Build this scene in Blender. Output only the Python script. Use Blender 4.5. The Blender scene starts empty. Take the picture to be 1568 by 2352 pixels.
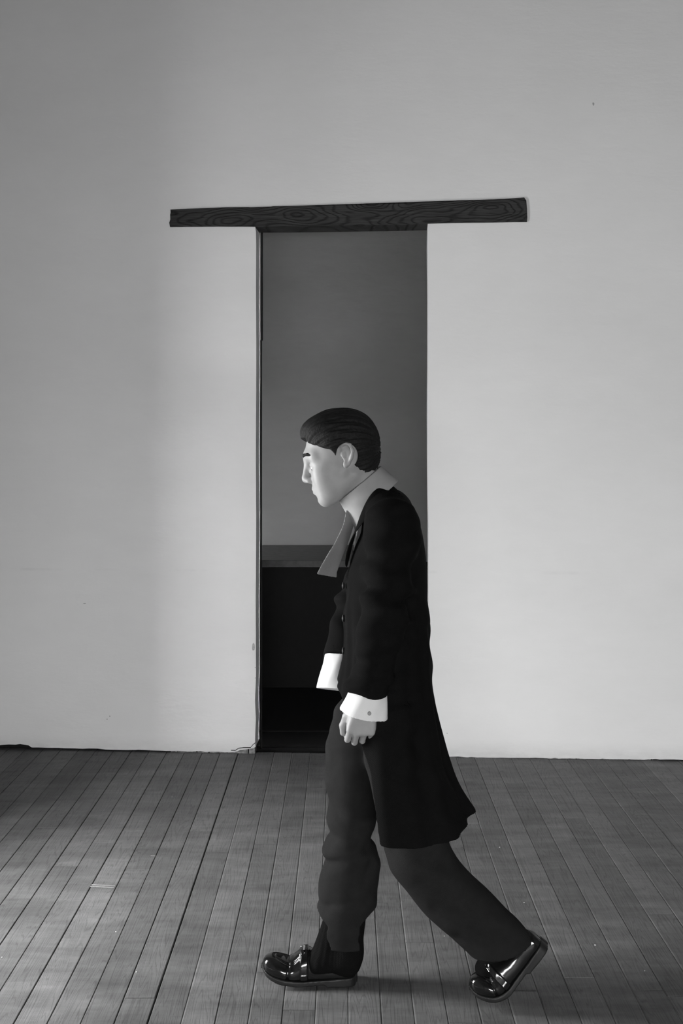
import bpy, bmesh, math, random
import numpy as np
from mathutils import Vector, Matrix
random.seed(7)
C = bpy.context.scene
COL = C.collection
# ================================================================== camera
F = 2287.0              # focal length in pixels of the 1568 x 2352 frame (35 mm lens)
VX, VY = 790.0, 1005.0  # where the level lens axis meets the frame (the rest is lens shift)
CAMH = 1.65
cd = bpy.data.cameras.new('camera'); cam = bpy.data.objects.new('camera', cd); COL.objects.link(cam)
cd.sensor_fit = 'VERTICAL'; cd.sensor_height = 36.0; cd.lens = F/2352*36.0
cd.shift_x = (784-VX)/2352; cd.shift_y = (VY-1176)/2352
cd.clip_start = 0.05
cam.location = (0, 0, CAMH); cam.rotation_euler = (math.radians(90), 0, 0)
C.camera = cam
# ================================================================== sky, exposure, room numbers
C.view_settings.view_transform = 'Standard'; C.view_settings.look = 'None'
C.view_settings.exposure = -0.12; C.view_settings.gamma = 1.0; C.view_settings.use_curve_mapping = False
SKY = 64.0
LX, RX, FY, TOP = -2.05, 3.6, -2.8, 4.7
WT = 0.42
# windows of the front room: (wall, start, end, sill, head); the wall 'left' runs along Y, 'rear' along X
WINDOWS = [('left', 2.8, 3.5, 0.3, 2.0), ('rear', -1.1, 2.5, 0.72, 1.27)]
BX0, BX1, BY1 = -1.7, 2.6, 7.48              # room beyond the doorway
BWIN = (6.75, 7.2, 0.86, 1.42)                  # its own window in its left wall
wd = bpy.data.worlds.new('overcast_sky'); C.world = wd; wd.use_nodes = True
nt = wd.node_tree; nt.nodes.clear()
wo = nt.nodes.new('ShaderNodeOutputWorld'); bg = nt.nodes.new('ShaderNodeBackground')
tc = nt.nodes.new('ShaderNodeTexCoord'); sx = nt.nodes.new('ShaderNodeSeparateXYZ'); mr = nt.nodes.new('ShaderNodeMapRange')
nt.links.new(tc.outputs['Generated'], sx.inputs[0]); nt.links.new(sx.outputs['Z'], mr.inputs['Value'])
mr.inputs['From Min'].default_value = -0.10; mr.inputs['From Max'].default_value = 0.10
mr.inputs['To Min'].default_value = 0.75; mr.inputs['To Max'].default_value = 1.0
nt.links.new(mr.outputs[0], bg.inputs['Color']); bg.inputs['Strength'].default_value = SKY
nt.links.new(bg.outputs[0], wo.inputs['Surface'])

def daylight(loc, rot, sx_, sz_, power=None, spread=180):
    l = bpy.data.lights.new('window_daylight', 'AREA'); l.shape = 'RECTANGLE'; l.size = sx_; l.size_y = sz_
    if power is None: l.cycles.is_portal = True
    else: l.energy = power; l.spread = math.radians(spread)
    o = bpy.data.objects.new('window_daylight', l); COL.objects.link(o)
    o.location = loc; o.rotation_euler = rot
    return o
for wl, a, b, z0, z1 in WINDOWS:
    if wl == 'left': daylight((LX-WT-0.02, (a+b)/2, (z0+z1)/2), (math.radians(90), 0, math.radians(-90)), b-a, z1-z0)
    else: daylight(((a+b)/2, FY-WT-0.02, (z0+z1)/2), (math.radians(90), 0, 0), b-a, z1-z0)
daylight((BX0-0.3-0.02, (BWIN[0]+BWIN[1])/2, (BWIN[2]+BWIN[3])/2), (math.radians(90), 0, math.radians(-90)), BWIN[1]-BWIN[0], BWIN[3]-BWIN[2])

# ================================================================== helpers
def P(px, py, Y):
    return Vector(((px-VX)*Y/F, Y, CAMH-(py-VY)*Y/F))

def link(name, me, mat=None, parent=None, smooth=False):
    o = bpy.data.objects.new(name, me); COL.objects.link(o)
    if mat: me.materials.append(mat)
    if parent: o.parent = parent
    if smooth: me.shade_smooth()
    return o

def from_bm(name, bm, mat=None, parent=None, smooth=False):
    bmesh.ops.recalc_face_normals(bm, faces=bm.faces)
    me = bpy.data.meshes.new(name); bm.to_mesh(me); bm.free()
    return link(name, me, mat, parent, smooth)

def add_box(bm, lo, hi, M=None):
    vs = [bm.verts.new((x, y, z)) for x in (lo[0], hi[0]) for y in (lo[1], hi[1]) for z in (lo[2], hi[2])]
    if M is not None:
        for v in vs: v.co = M @ v.co
    for f in ((0,1,3,2), (4,6,7,5), (0,4,5,1), (2,3,7,6), (0,2,6,4), (1,5,7,3)):
        bm.faces.new([vs[i] for i in f])
    return vs

def boxes(name, bl, mat, parent=None, bevel=0.0):
    bm = bmesh.new()
    for lo, hi in bl: add_box(bm, lo, hi)
    if bevel: bmesh.ops.bevel(bm, geom=bm.edges[:], offset=bevel, segments=2, affect='EDGES', profile=0.6)
    return from_bm(name, bm, mat, parent)

def structure(o): o['kind'] = 'structure'; return o

class NT:
    def __init__(s, name, rough=0.6, spec=0.5, color=0.5, metallic=0.0):
        s.m = bpy.data.materials.new(name); s.m.use_nodes = True
        s.t = s.m.node_tree; s.b = s.t.nodes['Principled BSDF']
        s.b.inputs['Roughness'].default_value = rough
        s.b.inputs['Specular IOR Level'].default_value = spec
        s.b.inputs['Metallic'].default_value = metallic
        s.b.inputs['Base Color'].default_value = (color, color, color, 1)
    def n(s, typ, ins=None, **kw):
        n = s.t.nodes.new(typ)
        for k, v in kw.items(): setattr(n, k, v)
        for k, v in (ins or {}).items():
            if hasattr(v, 'is_output') or isinstance(v, bpy.types.NodeSocket): s.t.links.new(v, n.inputs[k])
            else: n.inputs[k].default_value = v
        return n
    def math(s, op, a, b=None, c=None):
        ins = {0: a}
        if b is not None: ins[1] = b
        if c is not None: ins[2] = c
        return s.n('ShaderNodeMath', ins, operation=op).outputs[0]
    def noise(s, vec, scale, detail=4, rough=0.55, dist=0.0):
        return s.n('ShaderNodeTexNoise', {'Vector': vec, 'Scale': scale, 'Detail': detail, 'Roughness': rough, 'Distortion': dist}).outputs[0]
    def rng(s, v, a, b, c, d, smooth=False):
        n = s.n('ShaderNodeMapRange', {'Value': v, 'From Min': a, 'From Max': b, 'To Min': c, 'To Max': d})
        if smooth: n.interpolation_type = 'SMOOTHSTEP'
        return n.outputs[0]
    def vec(s, v, sc, off=None):
        n = s.n('ShaderNodeMapping', {'Vector': v, 'Scale': sc})
        if off is not None: s.t.links.new(off, n.inputs['Location'])
        return n.outputs[0]
    def obj(s): return s.n('ShaderNodeTexCoord').outputs['Object']
    def pos(s): return s.n('ShaderNodeNewGeometry').outputs['Position']
    def color(s, v): s.t.links.new(v, s.b.inputs['Base Color'])
    def roughness(s, v): s.t.links.new(v, s.b.inputs['Roughness'])
    def bump(s, h, dist, strength=1.0):
        b = s.n('ShaderNodeBump', {'Height': h, 'Distance': dist, 'Strength': strength})
        s.t.links.new(b.outputs[0], s.b.inputs['Normal'])

# ================================================================== materials
def plaster_mat(name, base, grime=True):
    m = NT(name, 0.9, 0.15); p = m.pos()
    big = m.noise(m.vec(p, (0.8, 0.8, 1.4)), 1.3, 4, 0.55)
    mid = m.noise(m.vec(p, (1, 1, 2.5)), 6, 5, 0.6)
    v = m.math('MULTIPLY_ADD', m.math('SUBTRACT', big, 0.5), 0.10, base)
    v = m.math('MULTIPLY_ADD', m.math('SUBTRACT', mid, 0.5), 0.04, v)
    if grime:   # dirt rubbed along the foot of the wall, and a few scuffs
        z = m.n('ShaderNodeSeparateXYZ', {0: p}).outputs['Z']
        e = m.math('MULTIPLY', m.rng(z, 0.0, 0.10, 1.0, 0.0, True), m.noise(m.vec(p, (6, 6, 14)), 2.2, 5, 0.65))
        v = m.math('MULTIPLY_ADD', e, -0.22, v)
        band = m.math('MULTIPLY', m.rng(m.math('ABSOLUTE', m.math('SUBTRACT', z, 0.955)), 0.0, 0.012, 1.0, 0.0, True),
                      m.rng(m.noise(m.vec(p, (2.2, 1, 0.5)), 2.0, 3, 0.6), 0.5, 0.68, 0, 1, True))
        v = m.math('MULTIPLY_ADD', band, -0.055, v)
    m.color(v)
    h = m.math('ADD', m.math('MULTIPLY', m.noise(p, 2.2, 3), 1.0), m.math('MULTIPLY', m.noise(p, 38, 6, 0.65), 0.10))
    h = m.math('ADD', h, m.math('MULTIPLY', m.noise(m.vec(p, (1, 1, 3.0)), 7, 3), 0.35))
    m.bump(h, 0.012, 0.55)
    return m.m

def plank_mat():
    m = NT('floorboard_oak', 0.4, 0.03)
    p = m.obj()
    r = m.n('ShaderNodeObjectInfo').outputs['Random']
    ofs = m.n('ShaderNodeCombineXYZ', {0: m.math('MULTIPLY', r, 37.0), 1: m.math('MULTIPLY', r, 91.0), 2: 0.0}).outputs[0]
    pv = m.n('ShaderNodeVectorMath', {0: p, 1: ofs}, operation='ADD').outputs[0]
    # growth rings: contours of a field stretched along the board
    field = m.noise(m.vec(pv, (8.0, 0.50, 1)), 1.0, 3, 0.55, 0.2)
    fine = m.noise(m.vec(pv, (210, 3.5, 1)), 1.0, 4, 0.65)
    ring = m.math('ABSOLUTE', m.math('SINE', m.math('MULTIPLY_ADD', field, 120.0, m.math('MULTIPLY', fine, 2.6))))
    line = m.rng(ring, 0.0, 0.55, 1.0, 0.0, True)
    tone = m.rng(r, 0, 1, 0.86, 1.14)
    smear = m.noise(m.vec(m.pos(), (2.2, 7.5, 1)), 1.4, 5, 0.62)      # grime rubbed across the boards
    v = m.math('MULTIPLY', m.rng(smear, 0.3, 0.7, 0.72, 1.24), m.rng(m.noise(m.vec(m.pos(), (9, 30, 1)), 1.0, 4, 0.7), 0.3, 0.7, 0.90, 1.10))
    v = m.math('MULTIPLY', v, tone)
    v = m.math('MULTIPLY', v, m.math('SUBTRACT', 1.0, m.math('MULTIPLY', line, 0.20)))
    v = m.math('MULTIPLY', v, m.rng(fine, 0.3, 0.72, 0.84, 1.12))
    m.color(m.math('MULTIPLY', v, FLOOR_ALBEDO))
    m.roughness(m.rng(m.math('ADD', smear, m.math('MULTIPLY', line, 0.1)), 0.3, 0.7, 0.34, 0.52))
    m.bump(m.math('ADD', m.math('MULTIPLY', line, -0.6), m.math('MULTIPLY', fine, 0.5)), 0.0006, 0.6)
    return m.m

def timber_mat():
    m = NT('old_timber', 0.75, 0.25); p = m.obj()
    # knots: rings spread round a few points
    warp = m.noise(m.vec(p, (2.2, 1, 9)), 1.0, 2, 0.5)
    fld = m.math('MULTIPLY', warp, 1.0)
    for kx, kz, kr in ((-0.64, -0.03, 0.10), (-0.26, 0.01, 0.09), (0.38, -0.035, 0.10), (0.75, 0.0, 0.12), (0.13, 0.045, 0.06)):
        d = m.n('ShaderNodeVectorMath', {0: m.vec(p, (0.30, 0, 1)), 1: (kx*0.30, 0, kz)}, operation='DISTANCE').outputs['Value']
        fld = m.math('ADD', fld, m.rng(d, 0.0, kr, 0.55, 0.0, True))
    fine = m.noise(m.vec(p, (5, 5, 130)), 1.0, 4, 0.65)
    ring = m.math('ABSOLUTE', m.math('SINE', m.math('MULTIPLY_ADD', fld, 30.0, m.math('MULTIPLY', fine, 1.6))))
    line = m.rng(ring, 0.0, 0.75, 1.0, 0.0, True)
    v = m.math('MULTIPLY', m.rng(fine, 0.3, 0.7, 0.022, 0.058), m.math('SUBTRACT', 1.0, m.math('MULTIPLY', line, 0.50)))
    m.color(v)
    m.bump(m.math('ADD', m.math('MULTIPLY', line, -1.0), fine), 0.004, 0.8)
    return m.m

def plain(name, c, rough=0.8, spec=0.2, var=0.15, scale=30, metallic=0.0, bump=0.0):
    m = NT(name, rough, spec, c, metallic)
    n = m.noise(m.obj(), scale, 4, 0.6)
    m.color(m.rng(n, 0.3, 0.7, c*(1-var), c*(1+var)))
    if bump: m.bump(n, bump, 0.6)
    return m.m

FLOOR_ALBEDO = 0.155
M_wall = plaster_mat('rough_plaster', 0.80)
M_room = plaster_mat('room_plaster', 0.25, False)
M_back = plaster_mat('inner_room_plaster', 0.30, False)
M_plank = plank_mat()
M_timber = timber_mat()
M_dark = plain('dark_void', 0.012, 0.9, 0.1)
M_mortar = plain('broken_mortar', 0.22, 0.95, 0.1, 0.5, 60, bump=0.006)
M_blackpaint = plain('black_paint', 0.006, 0.6, 0.15)
M_darkwood = plain('dark_wood', 0.06, 0.5, 0.4, 0.35, 18)
M_iron = plain('blackened_iron', 0.02, 0.5, 0.4)
M_ceiling = plain('ceiling_plaster', 0.30, 0.9, 0.1, 0.05)

# ================================================================== main wall with the doorway
Y0 = CAMH*F/730.0          # wall depth on the lens axis
MW = 0.0172*F/730.0        # the wall leans this much nearer per metre to the right
def WP(px, py, out=0.0):   # a point of the wall face that the photograph shows at px, py
    u = (px-VX)/F; X = u*Y0/(1+MW*u); Y = Y0-MW*X
    return Vector((X, Y-out, CAMH-(py-VY)*Y/F))
WN = Vector((MW, 1, 0)).normalized()     # into the wall
THK = 0.15
def floor_py(px): return VY+730+0.0172*(px-VX)
r1 = random.Random(3)
out = []
out.append(Vector((LX, Y0-MW*LX, TOP))); out.append(Vector((RX, Y0-MW*RX, TOP)))
out.append(Vector((RX, Y0-MW*RX, 0.01)))
pr = [(1900, 1753), (1700, 1751), (1568, 1745.5)]
x = 1545
while x > 1020:
    base = 1738.5+(x-1030)*0.0128
    pr.append((x, base+r1.uniform(-1.3, 0.9))); x -= r1.uniform(6, 22)
pr += [(1018, 1737), (1000, 1736), (987, 1735)]
out += [WP(*q) for q in pr]
# right edge of the doorway, bottom to top
y = 1690
edge = [(984.5, 1735)]
while y > 540:
    t = (y-520)/1215
    edge.append((981.2+3.0*t+0.8*math.sin(y*0.011)+r1.uniform(-0.2, 0.2), y)); y -= r1.uniform(25, 70)
edge.append((982, 514))
out += [WP(*q) for q in edge]
# left edge, top to bottom
edge = [(585, 516), (587.5, 532)]
y = 560
while y < 1690:
    t = (y-520)/1215
    xx = 588.3-1.2*t+0.4*math.sin(y*0.017)+r1.uniform(-0.15, 0.15)
    if 1590 < y < 1640: xx -= 2.2
    edge.append((xx, y)); y += r1.uniform(30, 70)
edge += [(585.5, 1700), (586.5, 1716)]
out += [WP(*q) for q in edge]
pl = [(580, 1719), (566, 1721), (552, 1722.5), (544, 1726), (530, 1728)]
x = 515
while x > 75:
    pl.append((x, 1717.0+(x-72)*0.0235+r1.uniform(-1.2, 0.8))); x -= r1.uniform(8, 26)
pl += [(72, 1716.5), (66, 1712), (55, 1710.5), (46, 1708.5), (36, 1710.5), (20, 1710), (0, 1711.5), (-60, 1712)]
out += [WP(*q) for q in pl]
out.append(Vector((LX, Y0-MW*LX, 0.02)))
bm = bmesh.new()
vs = [bm.verts.new(v) for v in out]
face = bm.faces.new(vs)
ext = bmesh.ops.extrude_face_region(bm, geom=[face])
nv = [e for e in ext['geom'] if isinstance(e, bmesh.types.BMVert)]
bmesh.ops.translate(bm, verts=nv, vec=WN*THK)
bmesh.ops.triangulate(bm, faces=[f for f in bm.faces if len(f.verts) > 4])
wall = structure(from_bm('wall_back', bm, M_wall))
# loose strip of older plaster showing under the broken edge: pieces along the foot of the wall
r2 = random.Random(11)
def slab(bm, quad, depth):
    a = [bm.verts.new(q) for q in quad]; b = [bm.verts.new(q+WN*depth) for q in quad]
    n = len(quad)
    bm.faces.new(a); bm.faces.new(b[::-1])
    for i in range(n): bm.faces.new([a[i], a[(i+1) % n], b[(i+1) % n], b[i]])
def mortar_run(x0, x1, lo, hi):
    x = x0
    while x < x1:
        wdt = r2.uniform(14, 46); xe = min(x+wdt, x1); bm = bmesh.new()
        top = []; bot = []
        k = max(2, int((xe-x)/9))
        for i in range(k+1):
            q = x+(xe-x)*i/k
            top.append(WP(q, lo(q)+r2.uniform(-1, 1.2), -0.006)); bot.append(WP(q, hi(q)+r2.uniform(-0.8, 0.4), -0.006))
        slab(bm, bot+top[::-1], 0.06)
        from_bm('mortar_piece', bm, M_mortar, wall)
        x = xe+r2.uniform(1, 5)
mortar_run(1062, 1500, lambda q: 1736+(q-1030)*0.0128, lambda q: 1743.5+(q-1030)*0.0105)
mortar_run(392, 530, lambda q: 1720+(q-392)*0.02, lambda q: 1728.5+(q-392)*0.016)
mortar_run(531, 585, lambda q: 1722-(q-531)*0.06, lambda q: 1732.0)
# dark packing behind the gap under the wall
bm = bmesh.new()
a = WP(-420, 0); b = WP(1990, 0)
for x0, x1 in ((-640, 580), (990, 2010)):
    p0 = WP(x0, 1700, -0.035); p1 = WP(x1, 1700, -0.035)
    slab(bm, [Vector((p0.x, p0.y, -0.01)), Vector((p1.x, p1.y, -0.01)), Vector((p1.x, p1.y, 0.10)), Vector((p0.x, p0.y, 0.10))], 0.08)
from_bm('wall_footing', bm, M_dark, wall)
# chips and scuffs knocked in the plaster
def chip(px, py, w_, h_, mat):
    bm = bmesh.new(); q = []
    for i in range(9):
        a_ = i/9*math.tau; s = r2.uniform(0.7, 1.1)
        q.append(WP(px+math.cos(a_)*w_*s, py+math.sin(a_)*h_*s, 0.0012))
    slab(bm, q, 0.002); from_bm('plaster_chip', bm, mat, wall)
M_scuff = plain('scuffed_plaster', 0.42, 0.9, 0.1, 0.25, 120)
for c_ in ((194, 1386, 3.5, 1.2), (581.5, 1486, 3.6, 9.5), (585.8, 1533, 1.3, 1.4), (586, 1557, 1.3, 1.2), (252, 1645, 1.4, 2.2),
           (246, 1652, 1.2, 1.6), (1362, 239, 2.6, 4.5), (1026.5, 1684, 1.4, 1.2), (734, 0, 0, 0)):
    if c_[2]: chip(*c_, M_scuff)
# crack in the corner beside the doorway
bm = bmesh.new()
cr = [(530, 1723), (540, 1723.5), (548, 1718.5), (560, 1717), (575, 1717), (580, 1711), (586, 1706)]
for (x0, y0), (x1, y1) in zip(cr, cr[1:]):
    slab(bm, [WP(x0, y0+.9, 0.001), WP(x1, y1+.9, 0.001), WP(x1, y1-.9, 0.001), WP(x0, y0-.9, 0.001)], 0.003)
from_bm('plaster_crack', bm, M_dark, wall)

# ================================================================== lintel
cx = WP(800, 492)
def lint(px, py, out): q = WP(px, py, 0)-WN*out; return q
topl = [(392, 482), (430, 480), (470, 478.5), (520, 477), (570, 476.5), (592, 478.5), (612, 478), (628, 474.5), (645, 474.5), (700, 473), (760, 472.5), (800, 471.5), (840, 468.5),
        (900, 466.5), (960, 465), (1000, 463.5), (1022, 464), (1050, 461), (1100, 459.5), (1150, 458), (1185, 456), (1203, 455)]
right = [(1208, 462), (1209.5, 480), (1210.5, 500), (1209.5, 510.5)]
botl = [(1180, 510.5), (1100, 511.8), (1040, 513), (985, 514.5), (940, 516), (880, 518), (820, 518.5), (760, 519.5), (700, 520.5), (640, 521), (600, 521), (560, 521), (500, 520.5), (440, 521), (391, 521.5)]
left = [(390, 512), (392.5, 505), (391.5, 494), (393, 488)]
bm = bmesh.new()
ring_ = topl+right+botl+left
rr = random.Random(5)
A = [bm.verts.new(lint(x+rr.uniform(-.5, .5), y+rr.uniform(-.5, .5), 0.010)) for x, y in ring_]
mx, my = 800, 492
B = [bm.verts.new(lint(x+(2.5 if x < 400 else -2.5 if x > 1200 else 0), y+(1.5 if y < 490 else -1.2), 0.014)) for x, y in ring_]
D = [bm.verts.new(lint(x, y, -THK+0.004)) for x, y in ring_]
n = len(ring_)
for i in range(n):
    j = (i+1) % n
    bm.faces.new([A[i], A[j], B[j], B[i]]); bm.faces.new([A[j], A[i], D[i], D[j]])
bm.faces.new(B); bm.faces.new(D[::-1])
bmesh.ops.triangulate(bm, faces=[f for f in bm.faces if len(f.verts) > 4])
O = WP(800, 492); ang = math.atan2(-MW, 1)
M = Matrix.Translation(O) @ Matrix.Rotation(ang, 4, 'Z')
bmesh.ops.transform(bm, matrix=M.inverted(), verts=bm.verts)
lintel = from_bm('door_lintel', bm, M_timber)
lintel.matrix_world = M
lintel['label'] = 'long rough dark timber beam laid across the top of the doorway'; lintel['category'] = 'beam'
# dark edge strip of the door frame behind the left reveal
frame = bpy.data.objects.new('door_1', None); COL.objects.link(frame); structure(frame)
def strip(name, q, depth, mat, parent, back):
    bm = bmesh.new(); slab(bm, [WP(x, y, 0)+WN*back for x, y in q], depth); return from_bm(name, bm, mat, parent)
# (points given where the wall face would show them; they stand at the back of the opening)
strip('frame_strip', [(590, 505), (593.4, 505), (593.4, 775), (590, 775)], 0.02, M_dark, frame, THK+0.001)
strip('frame_edge', [(588, 775), (591.3, 775), (591.3, 1752), (588, 1752)], 0.02, M_dark, frame, THK+0.001)

# ================================================================== room shell
def wall_with_windows(name, axis, face0, back0, span, wins, mat, top=TOP):
    """wall slab between face0 and back0 (x for 'left', y for 'rear'), window holes cut out"""
    bl = []
    def bx(a, b, z0, z1):
        if b-a < 1e-4 or z1-z0 < 1e-4: return
        lo_, hi_ = min(face0, back0), max(face0, back0)
        bl.append(((lo_, a, z0), (hi_, b, z1)) if axis == 'x' else ((a, lo_, z0), (b, hi_, z1)))
    cur = span[0]
    for a, b, z0, z1 in sorted(wins):
        bx(cur, a, 0, top); bx(a, b, 0, z0); bx(a, b, z1, top); cur = b
    bx(cur, span[1], 0, top)
    return structure(boxes(name, bl, mat))
lw = [t[1:] for t in WINDOWS if t[0] == 'left']; rw = [t[1:] for t in WINDOWS if t[0] == 'rear']
wall_with_windows('wall_left', 'x', LX, LX-WT, (FY, Y0-MW*LX+THK), lw, M_room)
wall_with_windows('wall_front', 'y', FY, FY-WT, (LX-WT, RX+0.2), rw, M_room)
structure(boxes('wall_right', [((RX, FY, 0), (RX+0.2, Y0-MW*RX+THK, TOP))], M_room))
structure(boxes('ceiling', [((LX-WT, FY-WT, TOP), (RX+0.2, BY1+0.2, TOP+0.15))], M_ceiling))
wn = 0
def sash(n_, axis, at, a, b, z0, z1):
    e = bpy.data.objects.new('window_%d' % n_, None); COL.objects.link(e); structure(e)
    def bx(a0, b0, c0, c1, t=0.03): return ((at-t, a0, c0), (at+t, b0, c1)) if axis == 'x' else ((a0, at-t, c0), (b0, at+t, c1))
    boxes('window_frame', [bx(a, a+.06, z0, z1), bx(b-.06, b, z0, z1), bx(a+.06, b-.06, z0, z0+.06), bx(a+.06, b-.06, z1-.06, z1)], M_darkwood, e)
    m_ = (a+b)/2
    boxes('glazing_bar', [bx(m_-.02, m_+.02, z0+.06, z1-.06, .02)], M_darkwood, e)
for wl, a, b, z0, z1 in WINDOWS:
    wn += 1
    sash(wn, 'x' if wl == 'left' else 'y', LX-WT+0.08 if wl == 'left' else FY-WT+0.08, a, b, z0, z1)
# room beyond the doorway
yb = 5.05
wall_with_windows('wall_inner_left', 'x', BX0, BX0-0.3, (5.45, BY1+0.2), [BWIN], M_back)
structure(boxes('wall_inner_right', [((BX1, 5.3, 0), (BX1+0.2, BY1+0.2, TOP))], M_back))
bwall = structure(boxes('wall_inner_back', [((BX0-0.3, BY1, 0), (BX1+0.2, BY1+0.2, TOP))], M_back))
boxes('dado_panel', [((BX0, BY1-0.02, 0), (BX1, BY1+0.001, CAMH-286*(BY1-0.02)/F))], M_blackpaint, bwall)
wn += 1; sash(wn, 'x', BX0-0.24, *BWIN)
# counter beyond the doorway
ct = bpy.data.objects.new('counter', None); COL.objects.link(ct); ct.location = (-0.6, 7.0, 0)
ct['label'] = 'low dark counter with a wooden top seen through the doorway'; ct['category'] = 'counter'
TZ = CAMH-282*6.53/F
def cbox(name, lo, hi, mat, bev=0.004):
    o = boxes(name, [(lo, hi)], mat, ct, bev); o.location = -ct.location; return o
cbox('counter_top', (-1.68, 6.53, TZ-0.047), (0.20, BY1-0.022, TZ), M_darkwood)
cbox('counter_body', (-1.67, 6.56, 0.0), (0.16, BY1-0.03, TZ-0.048), M_blackpaint)

# ================================================================== floor boards
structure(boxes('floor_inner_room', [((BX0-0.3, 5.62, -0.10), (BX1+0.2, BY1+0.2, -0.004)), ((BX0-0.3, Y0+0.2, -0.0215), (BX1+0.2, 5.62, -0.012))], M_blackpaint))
floor = structure(boxes('floor', [((LX-WT, FY-WT, -0.10), (RX+0.2, 5.62, -0.022))], M_dark))
PW = 0.0942; X0 = -1.119
known = {(5, 2293), (1, 1935), (6, 1956), (9, 1902), (18, 1927), (21, 1868), (13, 2072), (19, 2246), (20, 2089), (12, 2110)}
def wallY(x): return Y0-MW*x
rp = random.Random(21)
def gap_of(k):       # width of the joint on the left side of column k
    if k == 6: return 0.0042
    if k in (3, 2, 0, 5): return 0.0026
    if k < 7: return 0.0019
    return rp.choice((0.0006, 0.0008, 0.001))
gaps = {k: gap_of(k) for k in range(-30, 60)}
def plank_bm(bm, x0, x1, y0, y1, z, ch=0.0016, tilt=0.0, lw=0.0):
    zt0, zt1 = z, z+tilt
    q = [(x0, y0, -0.022), (x1, y0, -0.022), (x1, y1, -0.022), (x0, y1, -0.022)]
    s = [(x0, y0, zt0-ch), (x1, y0, zt1-ch), (x1, y1, zt1-ch), (x0, y1, zt0-ch)]
    t = [(x0+ch+lw, y0+ch*.6, zt0), (x1-ch, y0+ch*.6, zt1), (x1-ch, y1-ch*.6, zt1), (x0+ch+lw, y1-ch*.6, zt0)]
    L = [[bm.verts.new(v) for v in r_] for r_ in (q, s, t)]
    for lo_, hi_ in ((L[0], L[1]), (L[1], L[2])):
        for i in range(4): bm.faces.new([lo_[i], lo_[(i+1) % 4], hi_[(i+1) % 4], hi_[i]])
    bm.faces.new(L[2])
rest = bmesh.new()
for k in range(-24, 52):
    x0 = X0+k*PW; x1 = x0+PW
    if x0 < LX or x1 > RX+0.001: continue
    gl = gaps[k]/2; gr = gaps[k+1]/2
    y_end = wallY((x0+x1)/2)+0.03
    ks = sorted(CAMH*F/(py-VY) for kk, py in known if kk == k)
    cuts = [FY, -2.2+rp.uniform(-.6, .6), -0.6+rp.uniform(-.5, .5), 0.9+rp.uniform(-.4, .4)]
    if ks:
        y = ks[0]; back = []
        while y > 1.9: back.append(y); y -= rp.uniform(1.1, 1.7)
        cuts += sorted(back); y = ks[0]+rp.uniform(1.0, 1.6)
    else: y = cuts[-1]+rp.uniform(1.0, 1.9)
    while y < y_end-0.35: cuts.append(y); y += rp.uniform(1.0, 1.9)
    cuts = sorted(set(cuts))+[y_end]
    for a, b in zip(cuts, cuts[1:]):
        mid = (a+b)/2
        seen = b > 2.6 and abs((x0+x1)/2) < 0.36*b+0.15
        zz = rp.uniform(-0.0009, 0.0009); ti = rp.uniform(-0.0007, 0.0007); ch = rp.uniform(0.0012, 0.0022)
        if seen:
            bm = bmesh.new(); ox, oy = (x0+x1)/2, mid
            plank_bm(bm, x0+gl-ox, x1-gr-ox, a+0.0005-oy, b-0.0005-oy, zz, ch, ti, 0.0 if k < 7 else 0.0022)
            o = from_bm('plank', bm, M_plank, floor); o.location = (ox, oy, 0)
        else: plank_bm(rest, x0+gl, x1-gr, a+0.0005, b-0.0005, zz, ch, ti)
o = from_bm('plank_field', rest, M_plank, floor); o['kind'] = 'stuff'
# flecks of plaster dropped on the boards
r3 = random.Random(9)
for px, py, s, where in ((1147, 1947, .006, 'just beyond the coat hem'), (1203, 2074, .005, 'close above the trailing calf'), (313, 2234, .007, 'left of the leading shoe, the largest'),
                  (395, 1831, .004, 'near the wall left of the doorway'), (266, 2141, .004, 'behind and left of the largest'),
                  (1366, 2172, .006, 'right of the trailing calf'), (4, 2200, .005, 'at the far left edge'), (1020, 2151, .004, 'between the two legs'), (1480, 2231, .004, 'farthest to the right')):
    Y = CAMH*F/(py-VY); X = (px-VX)*Y/F
    bm = bmesh.new(); bmesh.ops.create_icosphere(bm, subdivisions=1, radius=s/2)
    for v in bm.verts: v.co = Vector((v.co.x*r3.uniform(.7, 1.4), v.co.y*r3.uniform(.7, 1.2), v.co.z*0.45))
    o = from_bm('plaster_crumb', bm, M_wall); o.location = (X, Y, 0.0008+s*0.2)
    o['group'] = 'crumbs of plaster on the floorboards'; o['category'] = 'plaster crumb'
    o['label'] = 'tiny pale crumb of plaster on the floor '+where

# two pale scratches and a dark stain on the boards
def floor_mark(name, q, z, mat):
    bm = bmesh.new(); pts = []
    for px, py in q:
        Y = CAMH*F/(py-VY); pts.append(((px-VX)*Y/F, Y))
    a = [bm.verts.new((x, y, z)) for x, y in pts]; b = [bm.verts.new((x, y, -0.004)) for x, y in pts]
    n = len(a); bm.faces.new(a); bm.faces.new(b[::-1])
    for i in range(n): bm.faces.new([a[i], a[(i+1) % n], b[(i+1) % n], b[i]])
    from_bm(name, bm, mat, floor)
M_scratch = plain('bare_scratched_wood', 0.30, 0.9, 0.05, 0.25, 90)
floor_mark('scratch', [(206, 2035.2), (262, 2038.2), (262, 2039), (206, 2036)], 0.0014, M_scratch)
floor_mark('scratch', [(210, 2031.6), (264, 2034.6), (264, 2035.2), (210, 2032.2)], 0.0014, M_scratch)
floor_mark('scratch', [(346, 1965.5), (357, 1966), (357, 1966.7), (346, 1966.2)], 0.0014, M_scratch)
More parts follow.
